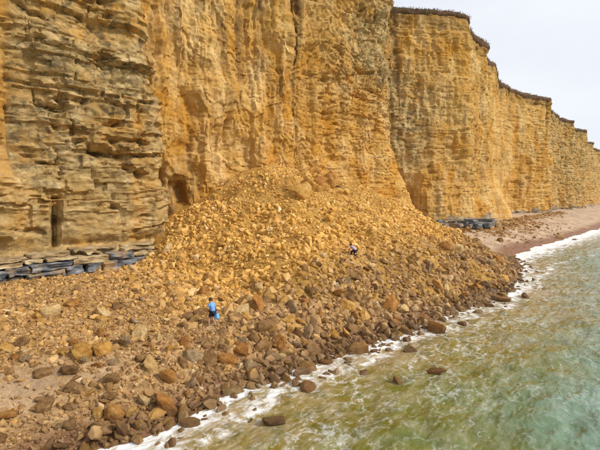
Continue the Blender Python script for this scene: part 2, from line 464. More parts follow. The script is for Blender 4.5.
def build_cliff(name, i0, i1, zrows, step_fn, label):
    base = corners(20.0)
    fr = []
    for i in range(i0, i1):
        L = np.linalg.norm(base[i+1]-base[i])
        tm = 0.5*(base[i+1, 0]+base[i, 0])
        m = max(3, int(L/step_fn(tm)))
        fr.extend(list(i+np.arange(m)/m))
    fr.append(float(i1)); fr = np.array(fr)
    ii = np.clip(np.floor(fr).astype(int), 0, len(base)-2); ff = fr-ii
    rows = []
    for z in zrows:
        c = corners(z)
        rows.append(c[ii]*(1-ff[:, None])+c[ii+1]*ff[:, None])
    Q = np.array(rows)                                     # rows x cols x 2
    k = 4 if i0 < 10 else 2                                # round the corners a little
    for _ in range(2 if i0 < 10 else 1):
        pad = np.pad(Q, ((0, 0), (k, k), (0, 0)), mode='edge')
        S = sum(pad[:, j:j+Q.shape[1]] for j in range(2*k+1))/(2*k+1)
        wgt = np.ones(Q.shape[1]); wgt[:k] = 0; wgt[-k:] = 0
        Q = Q*(1-wgt[None, :, None])+S*wgt[None, :, None]
    T, Nn = Q[..., 0], Q[..., 1]
    Z = np.repeat(np.asarray(zrows)[:, None], T.shape[1], 1)
    # outward normal in plan
    dT = np.gradient(T, axis=1); dN = np.gradient(Nn, axis=1)
    ln = np.sqrt(dT*dT+dN*dN)+1e-9
    nt, nn = -dN/ln, dT/ln
    X, Y = T, Nn
    # displacement -------------------------------------------------
    left = sstep(9.5, 7.0, T + 2.7*np.clip((Z-3)/22, 0, 1.6)*0)     # old weathered buttress
    lcz = 8.6-2.7*np.clip((Z-3)/22.0, 0, 1.6)
    left = sstep(lcz+0.9, lcz-0.2, T)
    mid = (1-left)*sstep(66, 58, T)
    far = 1-left-mid
    banded = sstep(30, 36, T)*mid                          # right half of the central face shows its beds
    d = 1.5*fbm(X*0.07, Y*0.07, Z*0.06, 3)*(0.6*left+1.0*mid+0.9*far)
    # beds
    zz = Z-0.012*T+0.45*fbm(X*0.08, Y*0.08, Z*0.02, 3)
    li = np.clip(np.searchsorted(_lb, zz.ravel()).reshape(zz.shape)-1, 0, len(_lb)-2)
    lf = (zz-_lb[li])/(_lb[li+1]-_lb[li])
    prof = 1-np.abs(2*lf-1)**5
    loc = noise3(X*0.11+li*7.7, Y*0.11, li*3.3)
    prot = (_lr[li]-0.5)*1.0+loc*0.9
    s_along = T+0.7*Nn
    bw = _lw[li]
    q = s_along/bw+_lo[li]+0.25*noise3(X*0.6, Y*0.6, Z*0.6)
    bi = np.floor(q); bf = q-bi
    blk = hash01(bi, li)
    edge = 1-np.abs(2*bf-1)**8
    Ab = 0.10*mid+0.14*banded*(0.4+0.9*sstep(16, 28, Z))+0.16*far*(0.35+1.3*np.clip(noise3(X*0.06, Y*0.06, Z*0.05+3)+0.45, 0, 1))
    d += Ab*(prot*0.75 + (prof-0.8)*0.35)
    d += (0.05*mid+0.05*banded+0.06*far)*((blk-0.5)*0.9*prof + (edge-0.9)*0.25)
    # old buttress: thick tabular beds broken into joint blocks, thin hard ribs standing proud
    zq = Z-0.02*T+0.7*noise3(X*0.10, Y*0.1, Z*0.05)
    ci = np.clip(np.searchsorted(_cb, zq.ravel()).reshape(zq.shape)-1, 0, len(_cb)-2)
    cf = (zq-_cb[ci])/(_cb[ci+1]-_cb[ci])
    q2 = s_along/(_lw[ci]*1.5)+_lo[ci]+0.10*noise3(X*0.8, Y*0.8, Z*0.8)
    cbi = np.floor(q2); cbf = q2-cbi
    cblk = hash01(cbi, ci)
    q3 = s_along/(_lw[ci+20]*2.6)+_lo[ci+20]; big = hash01(np.floor(q3), np.floor(ci/3.0))
    lip = np.where(cf > 0.80, (_lr[ci+7])*0.45, 0)
    foot = np.where(cf < 0.14, -0.28*_lr[ci+31], 0)
    zon = 0.45+0.55*sstep(4, 9, Z)
    dl = (cblk-0.5)*0.85+(big-0.5)*0.9+(_lr[ci]-0.5)*0.55+(lip+foot)*(0.4+1.2*np.clip(noise3(X*0.3, Y*0.3, ci*2.2)+0.4, 0, 1))
    dl += -0.30*(np.abs(2*cbf-1) > 0.93)*(cblk > 0.35)
    fi = np.floor(zq/0.42); dl += 0.30*(hash01(fi, np.floor(s_along/1.7+fi*0.37))-0.5)
    slope_ = fbm(X*0.20, Y*0.20, Z*0.16+7, 2)
    dl += 1.0*slope_*left
    hol = fbm(X*0.40, Y*0.40, Z*0.7, 4)
    dl += np.where(hol > 0.30, -(hol-0.30)*3.0, 0)
    dl += 0.16*fbm(X*1.1, Y*1.1, Z*2.2, 4)
    d += (0.34*banded+0.05*mid)*dl*(0.5+0.75*sstep(14, 26, Z)) + far*dl*(0.24+0.2*sstep(150, 190, T))
    d += 0.68*left*zon*dl*(1-0.5*sstep(-4.2, -5.2, T)*sstep(7, 10, Z))
    # gullies and flutes running down the fresh face
    fl = fbm(X*0.33, Y*0.33, Z*0.035, 4)
    rid = 1-np.abs(fl)*2
    d += (mid*(1-0.6*banded)*0.85+far*0.42)*(fl*0.9 - 0.35*np.clip(rid, 0, 1)**3)
    fl2 = fbm(X*1.1, Y*1.1, Z*0.12+3, 3)
    d += (mid*(0.20-0.12*banded)+far*0.13)*fl2
    d += mid*(0.24-0.10*banded)*fbm(X*0.5, Y*0.5, Z*0.5, 5) + far*0.14*fbm(X*0.6, Y*0.6, Z*0.9, 5, 0.6)
    d += 0.10*fbm(X*2.2, Y*2.2, Z*3.0, 3)
    # scalloped spall scars on the mid face
    sc = fbm(X*0.16+4, Y*0.16, Z*0.13, 2)
    d -= mid*0.95*np.floor(sc*5+0.35*noise3(X*0.8, Y*0.8, Z*0.8))/5
    sc2 = fbm(X*0.45+9, Y*0.45, Z*0.30+0.1*X, 3)
    d -= (mid*0.35+far*0.35)*np.floor(sc2*4)/4
    # undercut above the grey ledge, cave foot of the alcove, cleft with an arched head
    d -= left*0.9*np.exp(-((Z-5.3)/0.55)**2)*(0.7+0.5*noise3(X*0.4, 0, 2.2))
    d -= (2.2*np.exp(-((T-(lcz+3.1))/0.8)**4)*sstep(14.5, 11.5, Z+0.9*noise3(X*0.8, 0, 3))+1.3*np.exp(-((T-(lcz+5.0))/0.6)**4)*sstep(12.5, 10.5, Z+0.9*noise3(X*0.8, 0, 6)))*(1-left)
    arch = sstep(0.55, 0.25, np.abs(T+2.2-0.06*(Z-6)))*sstep(9.7, 9.1, Z)*sstep(5.0, 5.6, Z)
    d -= 1.3*arch*left
    d -= 0.9*left*np.exp(-((T+4.6+0.10*(Z-15))/0.7)**2)*sstep(11, 14, Z)*sstep(24, 19, Z)
    fan = np.exp(-((T-120)/9.0)**4)*sstep(17, 12, Z)
    d *= 1-0.55*fan
    top_fade = sstep(ZTOP+0.5, ZTOP-3, Z)
    dd = d*(0.35+0.65*top_fade)
    T2, N2 = T+nt*dd, Nn+nn*dd
    ztop_off = 1.1*noise3(T[-1]*0.05, 0.3, 0.9)+0.5*noise3(T[-1]*0.21, 0.3, 4.9)
    ztop_off = ztop_off - 2.6*sstep(200, 330, T[-1])
    Zs = Z+ztop_off[None, :]*sstep(10, ZTOP, Z)
    # small vertical raggedness so that beds are not ruled lines
    Zs = Zs+0.12*noise3(X*0.7, Y*0.7, Z*0.7)
    V = np.stack([T2, -N2, Zs], -1)
    # plateau behind the edge
    back = []
    for off, dz in ((0.6, 0.25), (2.5, 0.5), (9, 0.8), (40, 1.2), (260, 3.0)):
        b = V[-1].copy(); b[:, 1] += off; b[:, 2] += dz + 0.2*noise3(b[:, 0]*0.2, b[:, 1]*0.2, 1.1)
        back.append(b)
    V = np.concatenate([V, np.array(back)], 0)
    r, c = V.shape[:2]
    pad = lambda A: np.concatenate([A, np.repeat(A[-1:], len(back), 0)], 0)
    weather = left*1.0 + mid*(0.10+0.35*banded*sstep(20, 30, Z)) + far*0.22
    weather += far*0.55*np.exp(-((T-66)/5.5)**2)*sstep(14, 18, Z)*sstep(40, 32, Z)
    weather += 0.45*sstep(172, 190, T)
    weather *= (1-0.75*left*sstep(-4.2, -5.2, T)*sstep(8, 11, Z))
    stain = 0.25*left + mid*(0.25+0.55*sstep(18, 30, Z)) + far*0.6
    stain += mid*1.0*np.exp(-((T-30.0)/1.6)**2)*sstep(17, 26, Z)+mid*0.8*np.exp(-((T-21)/2.5)**2)*sstep(18, 26, Z)
    wob2 = 0.8*noise3(Z*0.15, 2.0, 5.0)
    stainshade = 0.95*np.exp(-((T-30.2-wob2)/0.95)**2)*sstep(27.0, 30.0, Z+noise3(T*0.9, Z*0.3, 1)*1.5) + 0.5*np.exp(-((T-30.4-wob2*0.6)/0.4)**2)*sstep(19, 22, Z)
    stainshade += 0.8*np.exp(-((T-21.6-wob2)/1.2)**2)*sstep(22.0, 26.0, Z+noise3(T*0.9, Z*0.3, 4)*2)
    stainshade += 0.6*np.exp(-((T-25.0+wob2)/0.6)**2)*sstep(25.0, 29.0, Z)
    stainshade += 0.7*np.exp(-((T-64.2)/1.6)**2)*sstep(12, 20, Z)  # shadow at the headland's left edge, painted as a dark strip
    stainshade += 0.55*far*sstep(44.5, 47.0, Z+1.2*noise3(T*0.3, 0, 8))
    stainshade += 0.75*np.exp(-((T-(lcz+4.0))/2.6)**4)*sstep(15.0, 10.5, Z+1.5*noise3(X*0.5, 0, 2))  # alcove foot: stain together with cave shade painted in
    for tc_ in (179.5, 220.5, 242.0, 280.5, 336.5): stainshade += 0.75*np.exp(-((T-tc_)/3.5)**4)  # shaded sides of the far headlands, painted as dark bands
    stainshade *= (1-left)
    weather += mid*0.7*np.exp(-((T-50)/4.5)**2)*sstep(28, 32, Z)*sstep(44, 40, Z)
    weather += far*0.4*np.exp(-((T-67)/5)**2)*sstep(16, 21, Z)*sstep(40, 33, Z)
    bandv = np.clip(left*0.7+banded*0.85+far*0.8, 0, 1)
    darkv = np.clip(0.25+0.75*left*sstep(8, 14, Z+2*noise3(X*0.2, Y*0.2, 5))+0.6*(1-left)+0.5*left*sstep(7.5, 5.5, Z), 0, 1)  # low term on the left paints shade into the undercut
    grey = left*sstep(4.9, 4.2, Z)*0.8 + far*sstep(4.6, 4.2, Z+1.6*fbm(X*0.25, 0, Z*0.3, 3))*0.7*(1-np.exp(-((T-122)/14)**4))
    at = {'weather': pad(np.clip(weather, 0, 1)), 'stain': pad(np.clip(stain, 0, 1.3)), 'grey': pad(np.clip(grey, 0, 1)), 'stain_shade': pad(np.clip(stainshade, 0, 1)), 'banded': pad(bandv), 'dark': pad(darkv)}
    me = mesh_np(name, V.reshape(-1, 3), grid_faces(r, c), at, True)
    me.set_sharp_from_angle(angle=math.radians(38))
    o = obj(name, me, M['cliff']); place_local(o)
    tag(o, label, None, None, 'structure')
    return V[len(zrows)-1]

near_rows = np.concatenate([np.arange(1.0, 33, 0.135), np.arange(33, ZTOP, 0.22), [ZTOP]])
far_rows = np.concatenate([np.arange(1.0, ZTOP, 0.18), [ZTOP]])
SPLIT = 22
build_cliff('cliff', 1, SPLIT, near_rows, lambda t: 0.135 if -13 < t < 64 else 2.5, 'ochre sandstone cliff rising behind the landslip mound')
edge_far = build_cliff('headland', SPLIT, len(corners(20.0))-1, far_rows, lambda t: 0.26 if t < 105 else (0.55 if t < 285 else 1.6), 'banded golden cliff receding along the beach to the right')

# ------------------------------------------------------------------ soil and turf along the far cliff tops
def build_turf():
    e = edge_far
    sel = (e[:, 0] > 57) & (e[:, 0] < 430)
    e = e[sel]
    prof = [(-0.25, -1.3), (0.15, -1.0), (0.35, -0.5), (0.3, 0.0), (0.0, 0.3), (-0.6, 0.5), (-2.4, 0.7), (-6.0, 0.9)]
    thick = 1.0+0.45*noise3(e[:, 0]*0.09, 0.4, 7.0)+0.35*noise3(e[:, 0]*0.4, 0.4, 2.0)
    rows = []
    for off, dz in prof:
        p = e.copy()
        p[:, 1] -= off+0.25*noise3(e[:, 0]*0.8, off*2, 1.0)
        p[:, 2] += np.where(dz < 0, dz*thick*1.1, dz)+0.22*noise3(e[:, 0]*0.9, dz*3, 3.0)+0.12*noise3(e[:, 0]*3, dz*3, 3.0)
        rows.append(p)
    V = np.array(rows)
    me = mesh_np('clifftop_turf', V.reshape(-1, 3), grid_faces(V.shape[0], V.shape[1]), None, True)
    o = obj('clifftop_turf', me, M['turf']); place_local(o)
    tag(o, 'dark brown soil and turf capping the far cliff tops', None, None, 'structure')
    # grass fringe
    b = V[4]; nb = 5200
    idx = RNG.integers(0, len(b), nb)
    w = np.exp(-b[idx, 0]/260)
    h = RNG.uniform(0.08, 0.40, nb)*(0.6+0.9*(noise3(b[idx, 0]*0.3, 1, 1)+0.4).clip(0))
    base = b[idx]+np.stack([RNG.uniform(-.2, .2, nb), RNG.uniform(-.5, 1.2, nb), RNG.uniform(-.12, 0.02, nb)], 1)
    ang = RNG.uniform(0, 6.28, nb); wd = RNG.uniform(.04, .10, nb)
    s = np.stack([np.cos(ang)*wd, np.sin(ang)*wd, 0*wd], 1)
    tip = base+np.stack([RNG.normal(0, .15, nb), RNG.normal(0, .15, nb), h], 1)
    VV = np.stack([base-s, base+s, tip], 1).reshape(-1, 3)
    F = np.arange(nb*3).reshape(-1, 3)
    o = obj('clifftop_grass', mesh_np('clifftop_grass', VV, F), M['grass']); place_local(o)
    tag(o, 'rough dry grass fringing the far cliff edge', 'grass', None, 'stuff')
build_turf()

# ------------------------------------------------------------------ beach and landslip mound
def spaced(segs):
    out = []
    for a, b, s in segs: out.extend(np.arange(a, b, s))
    out.append(segs[-1][1]); return np.array(out)

tt = spaced([(-400, -60, 20), (-60, -20, 1.5), (-20, 60, 0.22), (60, 150, 0.7), (150, 450, 3), (450, 3000, 60)])
nnv = spaced([(-14, 0, 1.5), (0, 30, 0.22), (30, 44, 1.0), (44, 140, 8), (140, 400, 40)])
Tg, Ng = np.meshgrid(tt, nnv)
Zg = beach_z(Tg, Ng)
dsh = shore_n(Tg)-Ng
wet = sstep(4.4, 1.6, dsh+1.2*noise3(Tg*0.13, Ng*0.13, 4))*sstep(40, 55, Tg) + sstep(1.8, 0.7, dsh)*(1-sstep(40, 55, Tg))
tp, np_, _, _ = px(14, 390)
patch = np.exp(-(((Tg-tp)/2.3)**2+((Ng-np_)/1.15)**2))
tp2, np2, _, _ = px(105, 375)
patch2 = np.exp(-(((Tg-tp2)/1.2)**2+((Ng-np2)/0.5)**2))*0.6
near = (1-sstep(44, 54, Tg))*(1-0.4*np.clip(1.5*patch+patch2+0.5*noise3(Tg*0.5, Ng*0.5, 1)*(patch > .15), 0, 1))
me = mesh_np('beach', np.stack([Tg, -Ng, Zg], -1).reshape(-1, 3), grid_faces(*Tg.shape, flip=True), {'wet': np.clip(wet, 0, 1), 'near': near}, True)
o = obj('beach', me, M['beach']); place_local(o)
tag(o, 'sand and shingle beach between the cliffs and the sea', None, None, 'structure')

tm = np.arange(-6, 60, 0.2); nm = np.arange(-6, 31, 0.2)
Tm, Nm = np.meshgrid(tm, nm)
Zm = mound_z(Tm, Nm)
Bm = beach_z(Tm, Nm)
Zm = np.maximum(Zm + 0.10*fbm(Tm*1.6, Nm*1.6, 3, 3), Bm-1.0)
wetm = sstep(0.9, 0.3, Zm+0.3*noise3(Tm, Nm, 2))
me = mesh_np('landslip_mound', np.stack([Tm, -Nm, Zm], -1).reshape(-1, 3), grid_faces(*Tm.shape, flip=True), {'wet': wetm}, True)
o = obj('landslip_mound', me, M['mound']); place_local(o)
tag(o, 'fan of ochre earth and rubble fallen from the cliff', None, None, 'structure')

# ------------------------------------------------------------------ sea
ts = spaced([(-3000, -400, 130), (-400, -60, 10), (-60, -24, 1.0), (-24, 70, 0.26), (70, 180, 0.8), (180, 450, 4), (450, 3000, 85)])
ns = spaced([(14, 60, 0.24), (60, 130, 1.2), (130, 400, 9), (400, 3500, 120)])
Ts, Ns = np.meshgrid(ts, ns)
ds = Ns-shore_n(Ts)
amp = np.clip((ds+1.0)/6, 0.12, 1)*np.exp(-np.maximum(ds-120, 0)/200)
warp = 2.2*noise3(Ts*0.06, Ns*0.06, 2)
Zw = 0.075*np.sin((Ns*0.95+warp*1.5+0.28*Ts)*1.1)+0.05*np.sin((Ns*0.8-0.5*Ts+warp*2)*1.9)
Zw = amp*(Zw*(0.6+0.8*noise3(Ts*0.1, Ns*0.1, 9))+0.10*fbm(Ts*0.45, Ns*0.8, 4.0, 4)+0.03*fbm(Ts*1.6, Ns*2.2, 6.0, 2))
# a spilling edge of wash runs up the far beach
width = np.interp(Ts, [-100, 2, 25, 38, 46, 54, 62, 140, 300], [1.0, 1.2, 1.1, 1.4, 2.2, 3.6, 5.2, 6.0, 6.5])
foam = np.exp(-(np.maximum(ds, 0)/width)**1.6)*1.05
foam += 0.42*np.exp(-((ds-width*1.7-1.2*noise3(Ts*0.15, 1, 5))/0.8)**2)
foam += 0.17*np.exp(-np.maximum(ds-2, 0)/5)*(0.7+0.6*np.exp(-((Ts-38)/16)**2))
me = mesh_np('sea', np.stack([Ts, -Ns, Zw], -1).reshape(-1, 3), grid_faces(*Ts.shape, flip=True), {'shore': ds, 'foam': foam}, True)
o = obj('sea', me, M['sea']); place_local(o)
tag(o, 'olive green to teal sea with lacy white foam', None, None, 'structure')

# ------------------------------------------------------------------ stones
def ico(sub):
    import bmesh
    bm = bmesh.new(); bmesh.ops.create_icosphere(bm, subdivisions=sub, radius=1.0)
    v = np.array([x.co[:] for x in bm.verts]); f = np.array([[q.index for q in p.verts] for p in bm.faces])
    bm.free(); return v/np.linalg.norm(v, axis=1)[:, None], f
ICO = {1: ico(1), 2: ico(2), 3: ico(3)}

def rock_verts(sub, rng, round_=0.0, flat=None):
    v, _ = ICO[sub]
    pl = []
    e = Matrix.Rotation(rng.uniform(0, 6.28), 3, Vector(rng.normal(size=3)).normalized())
    for ax in range(3):
        for s in (-1, 1):
            a = np.zeros(3); a[ax] = s
            a = a+rng.normal(0, 0.16, 3); a /= np.linalg.norm(a)
            pl.append((a, rng.uniform(0.55, 0.75)))
    for _ in range(5):
        a = rng.normal(size=3); a /= np.linalg.norm(a); pl.append((a, rng.uniform(0.66, 0.92)))
    r = np.full(len(v), 1.0)
    for a, dd in pl:
        c = v@a
        r = np.where(c > 1e-3, np.minimum(r, dd/np.maximum(c, 1e-3)), r)
    r = r*(1-round_)+0.78*round_
    p = v*r[:, None]
    if sub >= 2:
        o = rng.uniform(0, 50, 3)
        p = p*(1+0.13*fbm(v[:, 0]*1.9+o[0], v[:, 1]*1.9+o[1], v[:, 2]*1.9+o[2], 4, 0.6)[:, None])
    sc = np.array([rng.uniform(0.85, 1.25), rng.uniform(0.7, 1.0), rng.uniform(0.5, 0.85)])
    p = p*sc
    p /= np.abs(p[:, :2]).max()*1.0
    return p                                              # about +-1 across

def hull_rock(npts, rng, bev=0.0, sub=0):
    import bmesh
    p = rng.uniform(-1, 1, (npts, 3))
    ax = np.argmax(np.abs(p), 1); rows_ = np.arange(npts)
    p[rows_, ax] = np.sign(p[rows_, ax])*rng.uniform(0.82, 1.0, npts)
    dims = np.array([1.0, rng.uniform(0.6, 0.95), rng.uniform(0.55, 0.9)])
    p = p*dims
    sh = rng.normal(0, 0.15, (3, 3)); p = p@(np.eye(3)+sh)
    bm = bmesh.new()
    for q in p: bm.verts.new(q)
    res = bmesh.ops.convex_hull(bm, input=bm.verts)
    junk = [e for e in res['geom_interior'] if isinstance(e, bmesh.types.BMVert)]
    bmesh.ops.delete(bm, geom=junk, context='VERTS')
    bmesh.ops.remove_doubles(bm, verts=bm.verts[:], dist=0.12)
    reach = max(x.co.length for x in bm.verts); lo_ = np.min([x.co[:] for x in bm.verts], 0); hi_ = np.max([x.co[:] for x in bm.verts], 0)
    if bev:
        bmesh.ops.bevel(bm, geom=bm.edges[:]+bm.verts[:], offset=bev, segments=1, affect='EDGES', profile=0.5, clamp_overlap=True)
        for x in bm.verts: x.co = np.clip(np.array(x.co[:]), lo_, hi_)
    bmesh.ops.triangulate(bm, faces=bm.faces[:])
    if sub:
        bmesh.ops.subdivide_edges(bm, edges=[e for e in bm.edges if e.calc_length() > 0.45], cuts=1, use_grid_fill=False)
        bmesh.ops.triangulate(bm, faces=bm.faces[:])
    bm.verts.index_update(); bm.normal_update()
    v = np.array([x.co[:] for x in bm.verts]); f = np.array([[w.index for w in q.verts] for q in bm.faces])
    bm.free()
    v = v-v.mean(0)
    v /= np.abs(v[:, :2]).max()
    if sub:
        o = rng.uniform(0, 50, 3)
        for c in range(3):
            v[:, c] += 0.07*fbm(v[:, 0]*2.2+o[c], v[:, 1]*2.2+o[1], v[:, 2]*2.2+o[2], 3, 0.6)
    return v, f
BASE = {1: [hull_rock(14, RNG) for _ in range(40)], 2: [hull_rock(22, RNG) for _ in range(40)],
        3: [hull_rock(18, RNG, 0.06, 1) for _ in range(24)]}

def rotm(n, tilt):
    az = RNG.uniform(0, 6.283, n); ax = RNG.normal(0, tilt, n); ay = RNG.normal(0, tilt, n)
    cz, sz, cx, sx, cy, sy = np.cos(az), np.sin(az), np.cos(ax), np.sin(ax), np.cos(ay), np.sin(ay)
    R = np.zeros((n, 3, 3))
    Rz = np.zeros((n, 3, 3)); Rz[:, 0, 0] = cz; Rz[:, 0, 1] = -sz; Rz[:, 1, 0] = sz; Rz[:, 1, 1] = cz; Rz[:, 2, 2] = 1
    Rx = np.zeros((n, 3, 3)); Rx[:, 0, 0] = 1; Rx[:, 1, 1] = cx; Rx[:, 1, 2] = -sx; Rx[:, 2, 1] = sx; Rx[:, 2, 2] = cx
    Ry = np.zeros((n, 3, 3)); Ry[:, 1, 1] = 1; Ry[:, 0, 0] = cy; Ry[:, 0, 2] = sy; Ry[:, 2, 0] = -sy; Ry[:, 2, 2] = cy
    return Rz@Rx@Ry

def rubble_mesh(name, t, n, size, sub, old, label, sink=0.25):
    m = len(t)
    z = ground_z(t, n)
    which = RNG.integers(0, len(BASE[sub]), m)
    R = rotm(m, 0.6)
    rnd0 = np.clip(RNG.normal(0.5, 0.2, m), 0, 1); old0 = np.clip(old+RNG.normal(0, 0.18, m), 0, 1)
    Vs, Fs, Rs, Os, base_i = [], [], [], [], 0
    for w_ in range(len(BASE[sub])):
        k_ = which == w_
        if not k_.any(): continue
        bv_, bf_ = BASE[sub][w_]; mm, nv = k_.sum(), len(bv_)
        P = np.einsum('nij,vj->nvi', R[k_], bv_)*(size[k_]*0.5)[:, None, None]
        P = P+np.stack([t[k_], -n[k_], z[k_]+size[k_]*(0.5*0.6-sink)], 1)[:, None, :]
        Vs.append(P.reshape(-1, 3)); Fs.append((bf_[None]+(base_i+np.arange(mm)*nv)[:, None, None]).reshape(-1, 3))
        Rs.append(np.repeat(rnd0[k_], nv)); Os.append(np.repeat(old0[k_], nv)); base_i += mm*nv
    P = np.concatenate(Vs)
    wetv = sstep(0.75, 0.2, P[:, 2]+0.25*noise3(P[:, 0], P[:, 1], 3))
    me = mesh_np(name, P, np.concatenate(Fs), {'rnd': np.concatenate(Rs), 'old': np.concatenate(Os), 'wet': wetv}, False)
    o = obj(name, me, M['rubble']); place_local(o)
    tag(o, label, 'rubble', None, 'stuff')
    return o

tP, nP, _, _ = px(213, 327)
tQ, nQ, _, _ = px(355, 259)
def keep_clear(t, n, r=0.45):
    return ((t-tP)**2+(n-nP)**2 > r*r) & ((t-tQ)**2+(n-nQ)**2 > r*r)

def face_n(t): return np.interp(t, [-20, 8, 9, 30, 54, 66, 70, 79, 100], [3.2, 2.5, -2, 0.5, 2.5, -2, 2, 8, 7])
def oldness(t, n):
    d = shore_n(t)-n
    toe = sstep(10.5, 4.0, d+1.5*noise3(t*0.2, n*0.2, 6))
    l = sstep(9, -3, t+2*noise3(t*0.2, n*0.2, 3))
    return np.clip(np.maximum(0.95*toe, 0.72*l)+0.9*sstep(50, 58, t), 0, 1)
def scatter(m, t0, t1, n0=None, dmin=-1.0):
    t = RNG.uniform(t0, t1, m); f = RNG.uniform(0, 1, m)
    lo = face_n(t) if n0 is None else np.full(m, n0)
    n = lo+(shore_n(t)-dmin-lo)*f
    return t, n

# candidate blocks, large to small: the largest become boulders of their own
cand = []
def addc(t, n, s, zone): cand.extend([(float(a), float(b), float(c), zone) for a, b, c in zip(t, n, s)])
t, n = scatter(4200, 0, 55, None, -0.9); d = shore_n(t)-n
pr = np.where(d < 8.5, 0.65, 0.28); k = RNG.random(len(t)) < pr; t, n, d = t[k], n[k], d[k]
s = np.where(d < 8, RNG.lognormal(-0.48, 0.30, len(t)), RNG.lognormal(-0.80, 0.32, len(t)))
s *= np.where((mound_z(t, n) > 8.5), 0.75, 1)
addc(t, n, np.clip(s, 0.3, 1.35), 'fall')
t, n = scatter(900, -17, 4, None, -0.3); d = shore_n(t)-n
k = (RNG.random(len(t)) < np.where(d < 6.5, 0.85, 0.28)) & (np.exp(-(((t-tp)/2.9)**2+((n-np_)/1.3)**2)) < 0.45)
t, n = t[k], n[k]; addc(t, n, np.clip(RNG.lognormal(-0.90, 0.40, len(t)), 0.22, 1.05), 'left')
t, n = scatter(260, 64, 118, None, 9); f = RNG.random(len(t)) < 0.8
n = face_n(t)+RNG.gamma(1.6, 2.2, len(t)); addc(t[f], n[f], np.clip(RNG.lognormal(-0.2, 0.4, f.sum()), 0.5, 2.2), 'far')
# blocks shed by the small fall near the summit
for _ in range(70):
    a, b, c, dd = px(random.uniform(300, 342), random.uniform(170, 194)); cand.append((a, b, random.uniform(0.9, 2.0), 'top'))

cand.sort(key=lambda q: -q[2]*(0.6 if q[3] == 'far' else 1)/max(12, tn2xy(q[0], q[1])[1])*30)

# named boulders read off the photograph: u, v of the base, width in pixels, colour, flatness, label
NAMED = [
 (170, 412, 29, 'orange', .72, 'big rust orange boulder where the surf foam meets the stones'),
 (124, 437, 26, 'brown', .80, 'rounded dark brown boulder at the lowest corner of the shingle by foam'),
 (171, 383, 17, 'orange', 1.1, 'upright orange boulder standing on the shingle below the person in blue'),
 (196, 361, 18, 'grey', .85, 'dark grey brown boulder, left one of three in a row below the walker'),
 (211, 364, 20, 'brown', .72, 'squat brown boulder, middle one of three in a row below the walker'),
 (230, 363, 20, 'orange', .62, 'rust brown boulder, right one of three in a row below the walker'),
 (154, 372, 22, 'tan', .55, 'flat tan slab just left of the upright orange boulder'),
 (253, 371, 14, 'grey', .75, 'small grey boulder close to the foam line'),
 (77, 392, 18, 'brown', .75, 'brown boulder beside the bare sand patch'),
 (112, 400, 15, 'brown', .7, 'brown boulder right of the sand patch, above the rounded corner boulder'),
 (44, 377, 15, 'brown', .7, 'small brown boulder on the edge of the bare sand patch'),
 (25, 361, 11, 'grey', .75, 'dark little boulder above the bare sand patch'),
 (141, 338, 19, 'tan', .72, 'pale tan sandstone block tilted on the shingle left of the walker'),
 (126, 345, 18, 'grey', .66, 'grey tan block leaning against the pale tan block'),
 (53, 316, 19, 'tan', .55, 'yellowish sandstone slab lying near the grey ledge'),
 (39, 319, 11, 'ochre', .9, 'ochre block next to the yellowish slab near the ledge'),
 (8, 352, 14, 'ochre', .6, 'yellow ochre block at the left edge of the beach'),
 (104, 322, 15, 'ochre', .65, 'ochre block on the gravel between ledge and walker'),
 (84, 357, 26, 'ochre', .45, 'long low ochre slab lying on the shingle above the sand patch'),
 (70, 374, 22, 'brown', .5, 'low brown slab in the gravel above the sand patch'),
 (310, 336, 18, 'grey', .55, 'flat grey tan slab in the middle of the rockfall foot'),
 (290, 322, 12, 'ochre', .7, 'ochre block above the flat grey slab in the rockfall'),
 (488, 289, 16, 'grey', .4, 'long grey slab at the tip of the rockfall'),
 (311, 390, 19, 'orange', .55, 'orange boulder awash in the surf near the foam line'),
 (277, 424, 22, 'brown', .6, 'dark boulder breaking the water in the foreground sea'),
 (439, 374, 20, 'orange', .5, 'flat orange brown rock awash in the olive water'),
 (400, 383, 14, 'orange', .5, 'small orange rock just showing above the olive water'),
 (412, 353, 15, 'brown', .55, 'brown rock in the foam off the rockfall foot'),
 (376, 352, 11, 'orange', .55, 'orange brown rock in the surf at the rockfall foot'),
 (350, 363, 10, 'tan', .5, 'tan stone washed by foam near the rockfall foot'),
 (504, 301, 17, 'orange', .45, 'flat reddish slab lying in the water off the rockfall tip'),
 (528, 298, 10, 'brown', .7, 'small dark rock standing in the water beyond the reddish slab'),
 (465, 325, 10, 'orange', .6, 'orange stone at the corner of the rockfall and the surf'),
 (440, 332, 20, 'orange', .7, 'big rust coloured boulder at the seaward corner of the rockfall'),
 (408, 333, 17, 'orange', .75, 'rust brown boulder on the rockfall edge above the foam'),
]
n_boulder = [0]
BOULDER_MESH = {}
for q in range(24):
    p, f_ = (rock_verts(3, RNG, RNG.choice([0.0, 0.1])), ICO[3][1]) if q % 4 == 0 else hull_rock(int(RNG.integers(18, 30)), RNG, 0.08, 1)
    me = mesh_np('boulder_%d' % q, p*0.5, f_, None, True)
    me.set_sharp_from_angle(angle=math.radians(26))
    BOULDER_MESH[q] = me
MATMESH = {}
def boulder(name, t, n, z, size, mat, flat, label, group, cat='boulder', q=None, tilt=0.25):
    q = random.randrange(24) if q is None else q
    key = (q, mat)
    if key not in MATMESH:
        me = BOULDER_MESH[q].copy(); me.materials.clear(); me.materials.append(M[mat]); MATMESH[key] = me
    o = bpy.data.objects.new(name, MATMESH[key]); C.objects.link(o)
    x, y = tn2xy(t, n)
    me = MATMESH[key]
    size = size*1.15
    zs = size*flat
    o.scale = (size, size*random.uniform(0.75, 1.0), zs)
    o.rotation_euler = (random.gauss(0, tilt), random.gauss(0, tilt), random.uniform(0, 6.28))
    o.location = (x, y, z+zs*0.10)
    tag(o, label, cat, group)
    n_boulder[0] += 1
    return o

